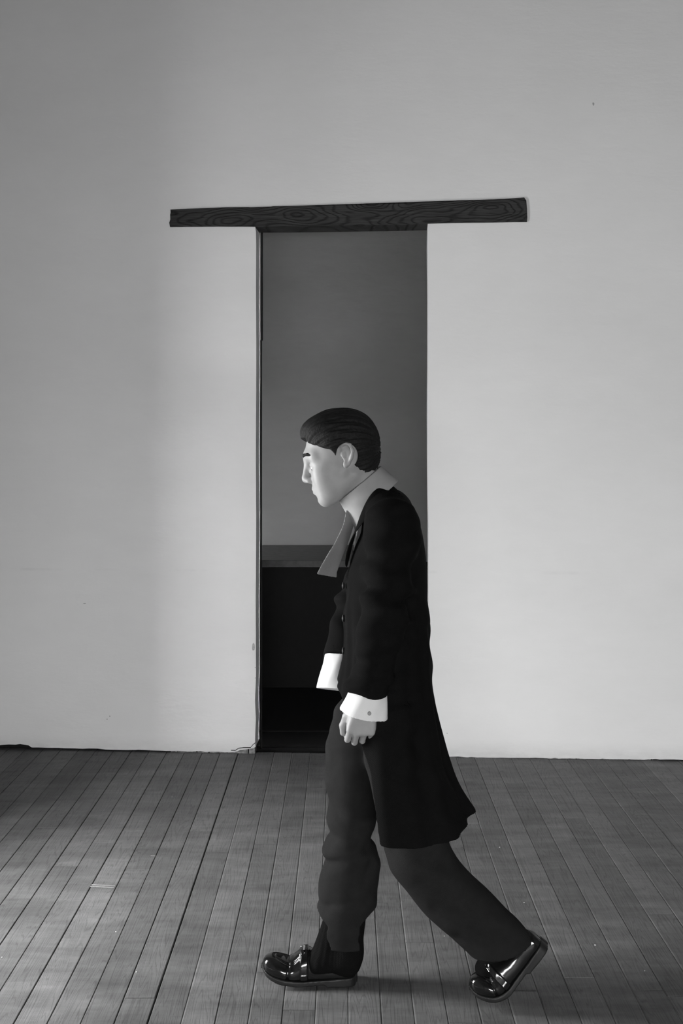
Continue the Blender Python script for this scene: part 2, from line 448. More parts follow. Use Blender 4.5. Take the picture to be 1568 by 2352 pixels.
# ================================================================== walking man
# implicit-surface modeller: smooth unions of tapered limbs, meshed with surface nets
def seg(a, b, r1, r2, sy=1.0):
    """tapered limb from a to b; sy squashes it across Y"""
    a = np.array(a, float); b = np.array(b, float)
    s = np.array([1, 1/sy, 1.0])
    A, Bv = a*s, b*s; ba = Bv-A; L2 = max(ba@ba, 1e-12)
    R = max(r1, r2)
    def f(p):
        q = p*s-A
        t = np.clip(q@ba/L2, 0, 1)
        return (np.sqrt(((q-t[:, None]*ba)**2).sum(1))-(r1+(r2-r1)*t))*min(1.0, sy)
    Rr = np.array([R, R*max(1, sy), R])
    return f, np.minimum(a, b)-Rr, np.maximum(a, b)+Rr

def ell(c, r, rot=None):
    c = np.array(c, float); r = np.array(r, float)
    def f(p):
        q = p-c
        if rot is not None: q = q@rot
        k0 = np.sqrt(((q/r)**2).sum(1)); k1 = np.sqrt(((q/r**2)**2).sum(1))+1e-9
        return k0*(k0-1)/k1
    R = r.max() if rot is not None else r
    return f, c-R, c+R

def hermite(x, xs, ys):
    xs = np.array(xs, float); ys = np.array(ys, float)
    d = np.diff(ys)/np.diff(xs); m = np.zeros_like(ys)
    m[1:-1] = np.where(d[1:]*d[:-1] > 0, 2*d[1:]*d[:-1]/(d[1:]+d[:-1]+1e-12), 0); m[0] = d[0]; m[-1] = d[-1]
    x = np.clip(x, xs[0], xs[-1]); i = np.clip(np.searchsorted(xs, x)-1, 0, len(xs)-2)
    h = xs[i+1]-xs[i]; t = (x-xs[i])/h
    return ((2*t**3-3*t**2+1)*ys[i]+(t**3-2*t**2+t)*h*m[i]+(-2*t**3+3*t**2)*ys[i+1]+(t**3-t**2)*h*m[i+1])

def slices(rows, yoff):
    """body of elliptic level slices; rows = (py, px front, px back, half depth) as seen in the plane Y = YB + yoff"""
    Y = YB+yoff; rows = sorted(rows, key=lambda r: -r[0])
    z = [CAMH-(r[0]-VY)*Y/F for r in rows]
    xf = [(r[1]-VX)*Y/F for r in rows]; xb = [(r[2]-VX)*Y/F for r in rows]; ry = [r[3] for r in rows]
    yc = [Y+(r[4] if len(r) > 4 else 0) for r in rows]
    def f(p):
        f0 = hermite(p[:, 2], z, xf); f1 = hermite(p[:, 2], z, xb); b = hermite(p[:, 2], z, ry); y_ = hermite(p[:, 2], z, yc)
        a = np.maximum((f1-f0)/2, 0.004); b = np.maximum(b, 0.004)
        u = (p[:, 0]-(f0+f1)/2)/a; v = (p[:, 1]-y_)/b
        k = np.sqrt(u*u+v*v)+1e-9
        d = (k-1)*k/np.sqrt((u/a)**2+(v/b)**2+1e-9)
        cap = np.maximum(z[0]-p[:, 2], p[:, 2]-z[-1])
        return np.maximum(d, cap)
    return f, np.array([min(xf), Y-max(ry)-.03, z[0]]), np.array([max(xb), Y+max(ry)+.03, z[-1]])

class Field:
    def __init__(s): s.ops = []; s.post = None
    def add(s, prim, k=0.02, op='u'): s.ops.append((prim[0], prim[1], prim[2], k, op)); return s
    def box(s):
        u = [o for o in s.ops if o[4] == 'u']
        return np.min([o[1] for o in u], 0), np.max([o[2] for o in u], 0)
    def ev(s, p, lo, hi, m):
        d = np.full(len(p), 1.0); hit = False
        for f, a, b, k, op in s.ops:
            mm = m+k
            if (a-mm > hi).any() or (b+mm < lo).any(): continue
            e = f(p)
            if op == 'u':
                hit = True
                h = np.clip(0.5+0.5*(d-e)/k, 0, 1); d = d*(1-h)+e*h-k*h*(1-h)
            else:
                h = np.clip(0.5-0.5*(d+e)/k, 0, 1); d = d*(1-h)+(-e)*h+k*h*(1-h)
        if not hit: return None
        if s.post: d = s.post(d, p)
        return d

def mesh_field(name, fld, h, mat, parent, B=14, xf=None, margin=0.02, smooth=0):
    lo, hi = fld.box(); lo = lo-margin; hi = hi+margin
    n = np.ceil((hi-lo)/h).astype(int)+2; nb = -(-n//B)
    S = np.array([n.max()*2]*3, dtype=np.int64); big = int(nb.max()*B+8)
    r = np.arange(B+1); gi = np.stack(np.meshgrid(r, r, r, indexing='ij'), -1).reshape(-1, 3)
    K, Vv, Q = [], [], []
    half = B*h/2; diag = half*1.75
    corners = [(i, j, k) for i in (0, 1) for j in (0, 1) for k in (0, 1)]
    edges = [(a, b) for a in range(8) for b in range(a+1, 8) if bin(a ^ b).count('1') == 1]
    for bi in range(nb[0]):
        for bj in range(nb[1]):
            for bk in range(nb[2]):
                o = np.array([bi, bj, bk])*B
                p0 = lo+o*h; p1 = p0+B*h
                c = ((p0+p1)/2)[None]
                dc = fld.ev(c, p0, p1, 0.0)
                if dc is None or abs(dc[0]) > diag*2.4+0.02: continue
                p = lo+(o+gi)*h
                d = fld.ev(p, p0, p1, 0.025)
                if d is None: continue
                d = d.reshape(B+1, B+1, B+1); ins = d < 0
                if ins.all() or not ins.any(): continue
                cs = [ins[i:B+i, j:B+j, k:B+k] for i, j, k in corners]
                tot = sum(x.astype(np.int8) for x in cs); act = np.argwhere((tot > 0) & (tot < 8))
                if len(act):
                    dv = [d[act[:, 0]+i, act[:, 1]+j, act[:, 2]+k] for i, j, k in corners]
                    acc = np.zeros((len(act), 3)); cnt = np.zeros(len(act))
                    for a, b in edges:
                        m = (dv[a] < 0) != (dv[b] < 0)
                        t = np.where(m, dv[a]/(dv[a]-dv[b]+1e-20), 0)
                        ca = np.array(corners[a], float); cb = np.array(corners[b], float)
                        acc += m[:, None]*(ca+(cb-ca)*t[:, None]); cnt += m
                    Vv.append(lo+(o+act+acc/cnt[:, None])*h)
                    g = o+act; K.append((g[:, 0].astype(np.int64)*big+g[:, 1])*big+g[:, 2])
                for ax in range(3):
                    e = [slice(0, B)]*3; e2 = list(e); e2[ax] = slice(1, B+1)
                    A_ = ins[tuple(e)]; Bb = ins[tuple(e2)]
                    ix = np.argwhere(A_ != Bb)
                    if not len(ix): continue
                    fl = A_[ix[:, 0], ix[:, 1], ix[:, 2]]
                    g = (o+ix).astype(np.int64); u = (ax+1) % 3; v = (ax+2) % 3
                    qs = []
                    for du, dv_ in ((0, 0), (1, 0), (1, 1), (0, 1)):
                        gg = g.copy(); gg[:, u] -= du; gg[:, v] -= dv_
                        qs.append((gg[:, 0]*big+gg[:, 1])*big+gg[:, 2])
                    q = np.stack(qs, 1); q[~fl] = q[~fl][:, ::-1]
                    Q.append(q)
    K = np.concatenate(K); V = np.concatenate(Vv); Q = np.concatenate(Q)
    od = np.argsort(K); K = K[od]; V = V[od]
    ix = np.searchsorted(K, Q); ix = np.clip(ix, 0, len(K)-1)
    ok = (K[ix] == Q).all(1); ix = ix[ok]
    if xf is not None: V = xf(V)
    me = bpy.data.meshes.new(name)
    me.from_pydata(V.tolist(), [], ix.tolist()); me.validate(); me.update()
    o = link(name, me, mat, parent, True)
    if smooth:
        m_ = o.modifiers.new('settle', 'SMOOTH'); m_.factor = 0.5; m_.iterations = smooth
    return o

def fold(p, amp, a, b, ph=0.0):
    a = np.array(a, float); b = np.array(b, float)
    return amp*np.sin(p@a+ph+1.8*np.sin(p@b+ph*1.7))

def groove(p, a, b, w, depth):
    """soft crease along the segment a-b measured in the x-z plane"""
    a = np.array([a[0], a[2]]); b = np.array([b[0], b[2]]); ba = b-a
    q = p[:, [0, 2]]-a; t = np.clip(q@ba/(ba@ba), 0, 1)
    dd = ((q-t[:, None]*ba)**2).sum(1)
    return depth*np.exp(-dd/(w*w))

YB = 2.96
def J(px, py, yo): v = P(px, py, YB+yo); return np.array(v)
# ------------------------------------------------------------------ materials
M_skin = plain('skin', 0.29, 0.5, 0.35, 0.04, 60, bump=0.0004)
M_skin.node_tree.nodes['Principled BSDF'].inputs['Subsurface Weight'].default_value = 0.08
M_skin.node_tree.nodes['Principled BSDF'].inputs['Subsurface Radius'].default_value = (0.006, 0.006, 0.006)
def cloth(name, c, weave=900, rough=0.95, var=0.12, bump=0.0004, sheen=0.0):
    m = NT(name, rough, 0.04, c); p = m.obj()
    n = m.noise(p, 25, 4, 0.6)
    wv = m.math('MULTIPLY', m.math('SINE', m.math('MULTIPLY', m.n('ShaderNodeSeparateXYZ', {0: p}).outputs['X'], weave)),
                m.math('SINE', m.math('MULTIPLY', m.n('ShaderNodeSeparateXYZ', {0: p}).outputs['Z'], weave)))
    m.color(m.math('MULTIPLY', m.rng(n, 0.3, 0.7, c*(1-var), c*(1+var)), m.rng(wv, -1, 1, 0.88, 1.12)))
    m.bump(m.math('MULTIPLY_ADD', n, 2.0, wv), bump, 0.5)
    m.b.inputs['Sheen Weight'].default_value = sheen
    return m.m
M_coat = cloth('dark_wool', 0.006, 1300)
M_trouser = cloth('dark_trouser_cloth', 0.017, 1600)
M_sock = cloth('dark_ribbed_knit', 0.006, 900)
M_white = cloth('white_cotton', 0.7, 2500, 0.8, 0.03, 0.0002)
M_collar = cloth('pale_grey_cotton', 0.30, 2500, 0.8, 0.05, 0.0002)
M_scarf = cloth('light_grey_cloth', 0.20, 1800, 0.85, 0.06)
M_hair = NT('dark_hair', 0.6, 0.12, 0.010); 
_h = M_hair.noise(M_hair.vec(M_hair.obj(), (60, 260, 60)), 2.0, 4, 0.6)
M_hair.color(M_hair.rng(_h, 0.3, 0.7, 0.006, 0.018)); M_hair.bump(_h, 0.002, 0.9); M_hair = M_hair.m
M_leather = plain('polished_black_leather', 0.006, 0.13, 0.6, 0.2, 12)
M_sole = plain('black_rubber', 0.012, 0.5, 0.35)
M_metal = plain('polished_steel', 0.72, 0.16, 0.5, 0.05, 30, metallic=1.0)
M_eye = plain('eye_white', 0.6, 0.15, 0.6, 0.03); M_iris = plain('dark_iris', 0.02, 0.1, 0.6)
M_lip = plain('lip', 0.32, 0.45, 0.35, 0.05, 60)
# ------------------------------------------------------------------ skeleton
man = bpy.data.objects.new('person', None); COL.objects.link(man); man.location = (0.06, YB, 0)
man['label'] = 'person in a long dark coat striding left past the doorway with head bowed'; man['category'] = 'person'
bpy.context.view_layer.update()
def own(o):
    """keep world coordinates but make the mesh a child of the person"""
    o.matrix_parent_inverse = man.matrix_world.inverted(); return o
HC = J(783, 1043, 0); HA = math.radians(15); HS = 1.04
HR = np.array([[math.cos(HA), 0, -math.sin(HA)], [0, 1, 0], [math.sin(HA), 0, math.cos(HA)]])   # local -> world
def H(x, y, z): return HC+HS*(HR@np.array([x, y, z], float))
def hseg(a, b, r1, r2): return seg(H(*a), H(*b), r1*HS, r2*HS)
def hell(c, r, tilt=0.0):
    t = tilt; T = np.array([[math.cos(t), 0, -math.sin(t)], [0, 1, 0], [math.sin(t), 0, math.cos(t)]])
    return ell(H(*c), np.array(r)*HS, HR@T)

neck0 = J(862, 1150, 0)
sh = {-1: J(902, 1205, -.165), 1: J(880, 1205, .165)}
el = {-1: J(880, 1425, -.225), 1: J(815, 1392, .235)}
wr = {-1: J(840, 1612, -.215), 1: J(802, 1572, .085)}
hip = {-1: J(880, 1590, -.085), 1: J(860, 1590, .085)}
kn = {-1: J(945, 1905, -.075), 1: J(812, 1895, .075)}
an = {-1: J(1150, 2165, -.055), 1: J(790, 2200, .045)}
toe = {-1: J(1085, 2272, -.05), 1: J(640, 2235, .045)}

body = Field()
body.add(hell((0.004, 0, .022), (.099, .077, .090)), .01)
body.add(hell((-.035, 0, -.035), (.062, .060, .085)), .03)
body.add(hseg((-.078, .014, -.112), (-.078, -.014, -.112), .018, .018), .02)
for s in (-1, 1):
    body.add(hseg((.018, .054*s, -.062), (-.066, .022*s, -.112), .016, .018), .025)      # jaw
    body.add(hell((-.060, .040*s, -.040), (.028, .021, .028)), .03)                       # cheek
    body.add(hell((-.050, .036*s, -.078), (.036, .020, .036)), .035)
    body.add(hseg((-.090, .010*s, .018), (-.074, .042*s, .014), .011, .010), .024)        # brow
    body.add(hell((-.096, .030*s, -.010), (.012, .014, .011)), .014, 's')                 # eye socket
    body.add(hell((-.0800, .0325*s, -.0085), (.0140, .0140, .0122)), .004)                    # lids over the eyeball
    body.add(hseg((-.0925, .024*s, -.0195), (-.0870, .043*s, -.0190), .0022, .0018), .003)  # lowered lid
    body.add(hell((-.104, .014*s, -.050), (.012, .008, .008)), .008)                      # nostril wing
    # ear: rim, bowl and lobe
    ear = [(.006, .078, .022), (.018, .084, .028), (.031, .087, .020), (.034, .086, .002), (.026, .083, -.016), (.014, .078, -.030), (.004, .075, -.034)]
    for a, b in zip(ear, ear[1:]): body.add(hseg((a[0], a[1]*s, a[2]), (b[0], b[1]*s, b[2]), .0045, .0045), .004)
    body.add(hell((.016, .076*s, -.002), (.016, .006, .026)), .004)
    body.add(hell((.006, .076*s, -.030), (.008, .005, .010)), .006)
    body.add(hell((.010, .084*s, -.004), (.008, .006, .011)), .004, 's')
body.add(hseg((-.097, 0, .008), (-.114, 0, -.036), .0075, .0100), .014)                   # nose
body.add(hell((-.114, 0, -.044), (.012, .012, .0105)), .009)
body.add(hell((-.090, 0, -.082), (.016, .030, .020)), .018)                               # muzzle
body.add(hseg((-.0995, .016, -.0765), (-.0995, -.016, -.0765), .0050, .0050), .006)
body.add(hseg((-.0975, .014, -.0875), (-.0975, -.014, -.0875), .0055, .0055), .006)
body.add(hseg((-.107, .021, -.0820), (-.107, -.021, -.0820), .0024, .0024), .003, 's')     # line of the mouth
body.add(hell((-.102, 0, -.100), (.012, .02, .006)), .01, 's')
# neck, trunk
body.add(seg(H(.030, 0, -.040), neck0, .055, .060), .03)
body.add(seg(J(820, 1120, 0), J(835, 1165, 0), .030, .045), .03)
body.add(seg(sh[-1]*.9+neck0*.1, sh[1]*.9+neck0*.1, .055, .055), .05)
body.add(ell(J(885, 1275, 0), (.095, .140, .150)), .06)
body.add(ell(J(885, 1420, 0), (.085, .125, .130)), .06)
body.add(ell(J(880, 1545, 0), (.095, .140, .095)), .05)
# hands are built from a frame: wrist, d = along the forearm, f = thumb side, n = back of the hand
def hand(W, d, f, n, curl, thumb):
    d = d/np.linalg.norm(d); f = f-d*(f@d); f /= np.linalg.norm(f); n = n-d*(n@d)-f*(n@f); n /= np.linalg.norm(n)
    body.add(seg(W-d*.02, W+d*.02, .024, .027, .8), .015)
    lens = [(.040, .024, .019), (.044, .027, .020), (.041, .025, .019), (.033, .020, .017)]
    for i in range(4):
        fx = .030-.0195*i
        Kn = W+d*(.088-.004*abs(i-1))+f*fx+n*.004
        body.add(seg(W+d*.012+f*fx*.6, Kn, .0135, .0105), .012)
        body.add(seg(W+d*.02+f*fx*.7-n*.012, Kn-n*.010-d*.012, .012, .011), .012)
        a = 0.0; p0 = Kn; r = .0095 if i < 3 else .0082
        for L_, c_ in zip(lens[i], curl):
            a += c_+.06*i
            q = d*math.cos(a)-n*math.sin(a)+f*(-.03*i+.04)
            p1 = p0+q*L_; body.add(seg(p0, p1, r, r*.9), .0035); p0 = p1; r *= .9
    t0 = W+d*.022+f*.022-n*.008
    t1 = t0+d*.034+f*.022-n*.012
    body.add(seg(t0, t1, .0155, .0125), .010)
    t2 = t1+d*.030+f*(.006*thumb)-n*.012
    t3 = t2+d*.024-f*.004-n*.008
    body.add(seg(t1, t2, .0115, .0100), .005); body.add(seg(t2, t3, .0100, .0082), .004)
for s in (-1, 1):
    body.add(seg(sh[s], el[s], .050, .040), .03)
    body.add(seg(el[s], wr[s], .040, .026), .02)
    body.add(seg(hip[s], kn[s], .078, .055), .04)
    body.add(seg(kn[s], an[s], .052, .034), .03)
    body.add(seg(an[s], an[s]+(toe[s]-an[s])*.42, .030, .022), .02)
    heel = an[s]+(np.array([.008, 0, -.030]) if s > 0 else np.array([.016, 0, .004]))
    body.add(seg(an[s], heel, .030, .022), .02)
hand(wr[-1], wr[-1]-el[-1]+np.array([.01, 0, 0]), np.array([-1., 0, 0]), np.array([0, -1., 0]), (.55, 1.0, .75), 1)
hand(wr[1], np.array([.10, -.03, -1.]), np.array([-.3, -.95, 0]), np.array([-.95, .3, 0]), (.25, .35, .3), 1)
BODY = own(mesh_field('body', body, 0.0028, M_skin, man))

# eyes, brows, lips
def ball(name, c, r, mat, parent, sc=(1, 1, 1)):
    bm = bmesh.new(); bmesh.ops.create_uvsphere(bm, u_segments=20, v_segments=12, radius=1)
    Rm = Matrix([[HR[i][j] for j in range(3)] for i in range(3)])
    for v in bm.verts: v.co = Vector(H(*c))+Rm @ Vector((v.co.x*r*sc[0]*HS, v.co.y*r*sc[1]*HS, v.co.z*r*sc[2]*HS))
    return from_bm(name, bm, mat, parent, True)
for s in (-1, 1):
    e = own(ball('eye', (-.0812, .0325*s, -.0135), .0118, M_eye, man))
    i_ = ball('iris', (-.0905, .0325*s, -.0200), .0042, M_iris, e, (.45, 1, 1))
    bf = Field()
    pts = [(-.1035, .012, .021), (-.102, .026, .025), (-.092, .040, .024), (-.078, .052, .017)]
    for a, b in zip(pts, pts[1:]): bf.add(hseg((a[0], a[1]*s, a[2]), (b[0], b[1]*s, b[2]), .0042, .0034), .003)
    own(mesh_field('eyebrow', bf, 0.0022, M_hair, man, 10, margin=.008))
# ------------------------------------------------------------------ hair
hair = Field()
hair.add(hell((0.010, 0, .034), (.106, .086, .094)), .02)
hair.add(hell((-.030, 0, .085), (.062, .060, .036)), .03)
hair.add(hell((.048, 0, -.010), (.056, .070, .080)), .03)
for s in (-1, 1): hair.add(hell((-.004, .066*s, .018), (.030, .016, .052)), .02)
hz = [-.12, -.09, -.05, -.03, .0, .02, .035, .055, .07, .09, .14]
hx = [.06, .045, .034, .030, -.018, -.026, -.048, -.076, -.092, -.12, -.2]
def hair_post(d, p):
    q = ((p-HC)@HR)/HS
    w_ = np.arctan2(q[:, 1], q[:, 2]+.02)
    strand = .0016*np.sin(w_*30+2.2*np.sin(q[:, 0]*24)+q[:, 2]*12)+.0010*np.sin(w_*71+1.5*np.sin(q[:, 0]*30+2))+.0035*np.sin(q[:, 0]*26+w_*2.2+1)*np.sin(w_*3.1)
    d = d-strand-.001
    front = np.interp(q[:, 2], hz, hx)+.004*np.sin(q[:, 1]*140)+.003*np.sin(q[:, 1]*310+1)
    ear_ = np.sqrt(((q[:, 0]-.016)/.030)**2+((q[:, 2]+.006)/.034)**2)
    d = np.maximum(d, (front-q[:, 0])*.7)
    d = np.maximum(d, np.where(np.abs(q[:, 1]) > .05, (1-ear_)*.03, -1))
    return np.maximum(d, (-.088-q[:, 2]))
hair.post = hair_post
own(mesh_field('hair', hair, 0.0024, M_hair, man, 12))

# ------------------------------------------------------------------ shirt: body, standing collar, cuffs
shirt = Field()
shirt.add(slices([(1155, 835, 915, .085), (1175, 822, 935, .13), (1220, 822, 950, .17), (1300, 815, 962, .17), (1420, 812, 965, .165), (1560, 815, 965, .165), (1600, 820, 960, .16)], 0), .02)
shirt.post = lambda d, p: d-fold(p, .0015, (30, 10, 70), (8, 20, 9))
own(mesh_field('shirt', shirt, 0.006, M_white, man, smooth=3))
cn = J(841, 1128, 0)
Ld = np.array([-.77, 0, -.64]); Nd = np.array([-.64, 0, .77])        # throat direction, ring axis
def collar_part(name, t0, t1, ra, rb, mat, thick, cut=0.0, flare=0.0):
    fl = Field(); Rm = ra+.03
    def f(p):
        q = p-cn; u = q@Ld; v = q[:, 1]; t = q@Nd
        s_ = 1+flare*(t0-t)/(t1-t0+1e-6)*-1
        s_ = 1+flare*np.clip((t1-t)/(t1-t0), 0, 1.2)
        a, b = ra*s_, rb*s_
        k = np.sqrt((u/a)**2+(v/b)**2)+1e-9
        d = (k-1)*k/np.sqrt((u/a/a)**2+(v/b/b)**2+1e-9)
        d = np.abs(d)-thick
        lowf = t0-.022*np.clip(u/ra, 0, 1)**2 if cut else t0
        d = np.maximum(d, np.maximum(t-t1, lowf-t))
        if cut: d = np.maximum(d, np.where(u > 0, cut*np.clip((t1-t)/(t1-t0), 0.1, 3)-np.abs(v), -1))
        return d-.0008
    lo_ = cn-.13; hi_ = cn+.13
    fl.add((f, lo_, hi_), .002)
    return own(mesh_field(name, fl, 0.0024, mat, man, 12, smooth=2))
collar_part('shirt_collar', -.036, .030, .078, .066, M_collar, .0022, .010, .16)
collar_part('collar_band', -.034, .022, .070, .060, M_white, .0018, 0, .05)
def cuff(name, a, b, r1, r2, mat, thick=.0030, slit=True):
    a = np.array(a); b = np.array(b); ax = b-a; L_ = np.linalg.norm(ax); ax = ax/L_
    fl = Field()
    def f(p):
        q = p-a; t = q@ax; rad = q-t[:, None]*ax
        rr_ = np.sqrt((rad[:, 0]*.92)**2+(rad[:, 1]*1.08)**2+rad[:, 2]**2)
        ang_ = np.arctan2(rad[:, 1], rad[:, 0])
        R_ = r1+(r2-r1)*np.clip(t/L_, 0, 1)+.0018*np.sin(ang_*3+1)+.001*np.sin(ang_*7+t*60)
        d = np.abs(rr_-R_)-thick
        return np.maximum(d, np.maximum(-t, t-L_))
    R = max(r1, r2)+.01
    fl.add((f, np.minimum(a, b)-R, np.maximum(a, b)+R), .002)
    return own(mesh_field(name, fl, 0.0022, mat, man, 12, smooth=2))
dn = (wr[-1]-el[-1]); dn /= np.linalg.norm(dn)
c1 = cuff('shirt_cuff', wr[-1]-dn*.045, wr[-1]+dn*.034, .040, .060, M_white)
df = (wr[1]-el[1]); df /= np.linalg.norm(df)
c2 = cuff('shirt_cuff', J(788, 1505, .125), J(781, 1585, .095), .050, .066, M_white)
for c_, q in ((c1, wr[-1]+dn*.018+np.array([.012, -.054, 0])), (c2, J(800, 1565, .055))):
    bm = bmesh.new(); bmesh.ops.create_uvsphere(bm, u_segments=10, v_segments=6, radius=.0055)
    for v in bm.verts: v.co = Vector(q)+Vector((v.co.x, v.co.y*.45, v.co.z))
    b_ = from_bm('button', bm, M_collar, c_, True)
# light strip of cloth hanging forward from the collar
sc = Field()
pts = [(806, 1172), (800, 1205), (787, 1240), (770, 1275), (750, 1318)]; wd_ = [.016, .018, .022, .028, .034]
zz_ = [J(x, y, -.03)[2] for x, y in pts][::-1]; xx_ = [J(x, y, -.03)[0] for x, y in pts][::-1]; ww_ = wd_[::-1]
def scarf_f(p):
    xc_ = hermite(p[:, 2], zz_, xx_); w2 = hermite(p[:, 2], zz_, ww_)
    a = p[:, 0]-xc_; b = p[:, 1]-(YB-.02)-a*.9-.004*np.sin(p[:, 2]*70)
    d = np.maximum(np.abs(b)*.74-.0028, np.abs(a)-w2*.85)
    zlow = zz_[0]+(a+.02)*-.30
    return np.maximum(d, np.maximum(zlow-p[:, 2], p[:, 2]-zz_[-1]))-.0008
sc.add((scarf_f, np.array([min(xx_)-.05, YB-.09, zz_[0]-.03]), np.array([max(xx_)+.05, YB+.06, zz_[-1]])), .002)
o = own(mesh_field('neck_cloth', sc, 0.0028, M_scarf, man, 12)); o['label'] = 'light grey strip of cloth hanging forward from the collar'

# ------------------------------------------------------------------ coat
coat = Field()
coat.add(slices([(1122, 868, 902, .070), (1135, 850, 926, .105), (1160, 838, 948, .160), (1190, 833, 959, .190), (1250, 815, 971, .200), (1300, 800, 978, .200), (1400, 792, 984, .190),
                 (1500, 787, 988, .188), (1600, 772, 995, .215), (1700, 762, 1013, .230), (1800, 768, 1050, .242), (1900, 785, 1108, .250)], 0), .02)
for s in (-1, 1):
    coat.add(seg(neck0+np.array([.03, .06*s, -.03]), sh[s]+np.array([0, -.012*s, -.004]), .050, .062), .05)
    coat.add(seg(sh[s], el[s], .070, .060), .035)
slv = {-1: wr[-1]-dn*.030, 1: J(785, 1516, .128)}
def sleeve(a, b, r1, r2):
    f0, lo_, hi_ = seg(a, b+(b-a)*.3, r1, r2); n_ = (b-a)/np.linalg.norm(b-a)
    return (lambda p: np.maximum(f0(p), (p-b)@n_)), lo_, hi_
coat.add(sleeve(el[-1], slv[-1], .060, .057), .018)
coat.add(sleeve(el[1], slv[1], .060, .060), .018)
ez = [J(0, y, 0)[2] for y in (1900, 1885, 1720, 1660, 1600, 1550)]; ex = [J(x, 0, 0)[0] for x in (872, 868, 846, 824, 796, 760)]
cutn = dn; cutf = (slv[1]-el[1])/np.linalg.norm(slv[1]-el[1])
Vz = [J(0, y, 0)[2] for y in (1300, 1120)]
def coat_post(d, p):
    x, y, z = p[:, 0], p[:, 1], p[:, 2]
    low = np.clip((1.25-z)/.5, 0, 1)
    # long soft pleats in the skirt, short creases at elbow and waist
    ang_ = np.arctan2(y-YB, x-.10)
    d = d-.007*low*np.sin(ang_*9+2.0*np.sin(z*3))-.004*low*np.sin(ang_*17+z*5)
    sl = np.clip((np.abs(y-YB)-.14)/.04, 0, 1)*np.clip((z-.75)/.1, 0, 1)
    d = d-sl*(fold(p, .0055, (12, 8, 62), (14, 6, 11))+fold(p, .0028, (-30, 10, 110), (10, 9, 23), 1.3))
    d = d-fold(p, .003, (18, 14, 38), (9, 11, 14), .6)
    # V opening over the shirt
    vw = np.interp(z, Vz, [0.0, .075])
    vcut = np.where((x < .16) & (z > Vz[0]), vw-np.abs(y-YB), -1)
    d = np.maximum(d, np.where(z < Vz[1]+.05, vcut, -1))
    # cloth is a shell
    d = np.maximum(d, -(d+.009))
    # sleeve ends, hem, cutaway front, vent at the back
    hem = J(0, 1864, 0)[2]-.012*np.sin(x*9)+(x-.15)*.02
    d = np.maximum(d, hem-z)
    edge_ = np.interp(z, ez, ex)
    d = np.maximum(d, np.where((z < ez[-1]), edge_-x, -1))
    slit = .004+.03*np.clip((.75-z)/.35, 0, 1)
    d = np.maximum(d, np.where((x > .25) & (z < .80), slit-np.abs(y-YB-.01), -1))
    return d
coat.post = coat_post
COAT = own(mesh_field('coat', coat, 0.0042, M_coat, man, smooth=5))
# coat collar turned down behind the neck, lapels
def strip_part(name, rows, th, mat, parent):
    """ribbon through rows of (left point, right point), with thickness"""
    bm = bmesh.new(); ra_ = []
    for a, b in rows: ra_.append([bm.verts.new(Vector(a)+(Vector(b)-Vector(a))*t) for t in (0, .33, .66, 1)])
    for u, v in zip(ra_, ra_[1:]):
        for i in range(3): bm.faces.new([u[i], u[i+1], v[i+1], v[i]])
    o = from_bm(name, bm, mat, parent, True)
    m_ = o.modifiers.new('solid', 'SOLIDIFY'); m_.thickness = th; m_.offset = 0
    m_ = o.modifiers.new('sub', 'SUBSURF'); m_.levels = 1; m_.render_levels = 2
    return o
for s in (-1, 1):
    rows = [(J(898, 1112, s*.005), J(930, 1140, s*.005)), (J(880, 1112, s*.055), J(918, 1142, s*.075)), (J(856, 1126, s*.080), J(880, 1156, s*.110)),
            (J(836, 1158, s*.078), J(842, 1190, s*.125)), (J(822, 1200, s*.055), J(815, 1222, s*.115)), (J(806, 1262, s*.024), J(796, 1258, s*.070)), (J(796, 1306, s*.003), J(792, 1300, s*.012))]
    strip_part('lapel', rows, .005, M_coat, COAT)
# flap pocket and buttons on the coat
for s in (-1, 1):
    rows = [(J(842, 1545, s*.212), J(842, 1568, s*.216)), (J(872, 1543, s*.222), J(872, 1568, s*.228)), (J(900, 1543, s*.222), J(900, 1568, s*.228))]
    strip_part('pocket_flap', rows, .004, M_coat, COAT)
for py in (1345, 1420, 1495):
    q = J(788, py, -.006); bm = bmesh.new(); bmesh.ops.create_uvsphere(bm, u_segments=12, v_segments=6, radius=.011)
    for v in bm.verts: v.co = Vector(q)+Vector((v.co.x*.4, v.co.y, v.co.z))
    from_bm('button', bm, M_sole, COAT, True)

# ------------------------------------------------------------------ trousers
tr = Field()
tr.add(slices([(1480, 825, 962, .140), (1560, 818, 970, .150), (1620, 812, 975, .150), (1660, 820, 972, .145)], 0), .03)
far_rows = [(1560, 812, 940, .078), (1640, 768, 925, .090), (1700, 752, 905, .098), (1800, 748, 885, .095), (1870, 750, 868, .088), (1925, 752, 858, .082), (1960, 742, 866, .084),
            (2000, 740, 870, .086), (2050, 732, 866, .088), (2090, 722, 860, .090), (2120, 722, 856, .088), (2150, 730, 852, .086)]
near_rows = [(1560, 815, 960, .080), (1700, 832, 990, .088), (1800, 852, 1008, .090), (1880, 868, 1020, .090), (1930, 878, 1030, .086), (1970, 890, 1048, .086), (2010, 908, 1078, .086),
             (2050, 936, 1120, .084), (2090, 972, 1162, .082), (2120, 1005, 1196, .080), (2150, 1038, 1218, .078), (2190, 1078, 1232, .076), (2225, 1100, 1236, .074), (2250, 1110, 1236, .07)]
tr.add(slices(far_rows, .075), .03)
tr.add(slices(near_rows, -.075), .03)
hemx = [J(x, 0, .075)[0] for x in (700, 722, 762, 820, 850, 880)]; hemz = [J(0, y, -.005)[2] for y in (2085, 2104, 2138, 2134, 2112, 2100)]
nA = J(1085, 2218, -.14); nB = J(1236, 2186, -.14)
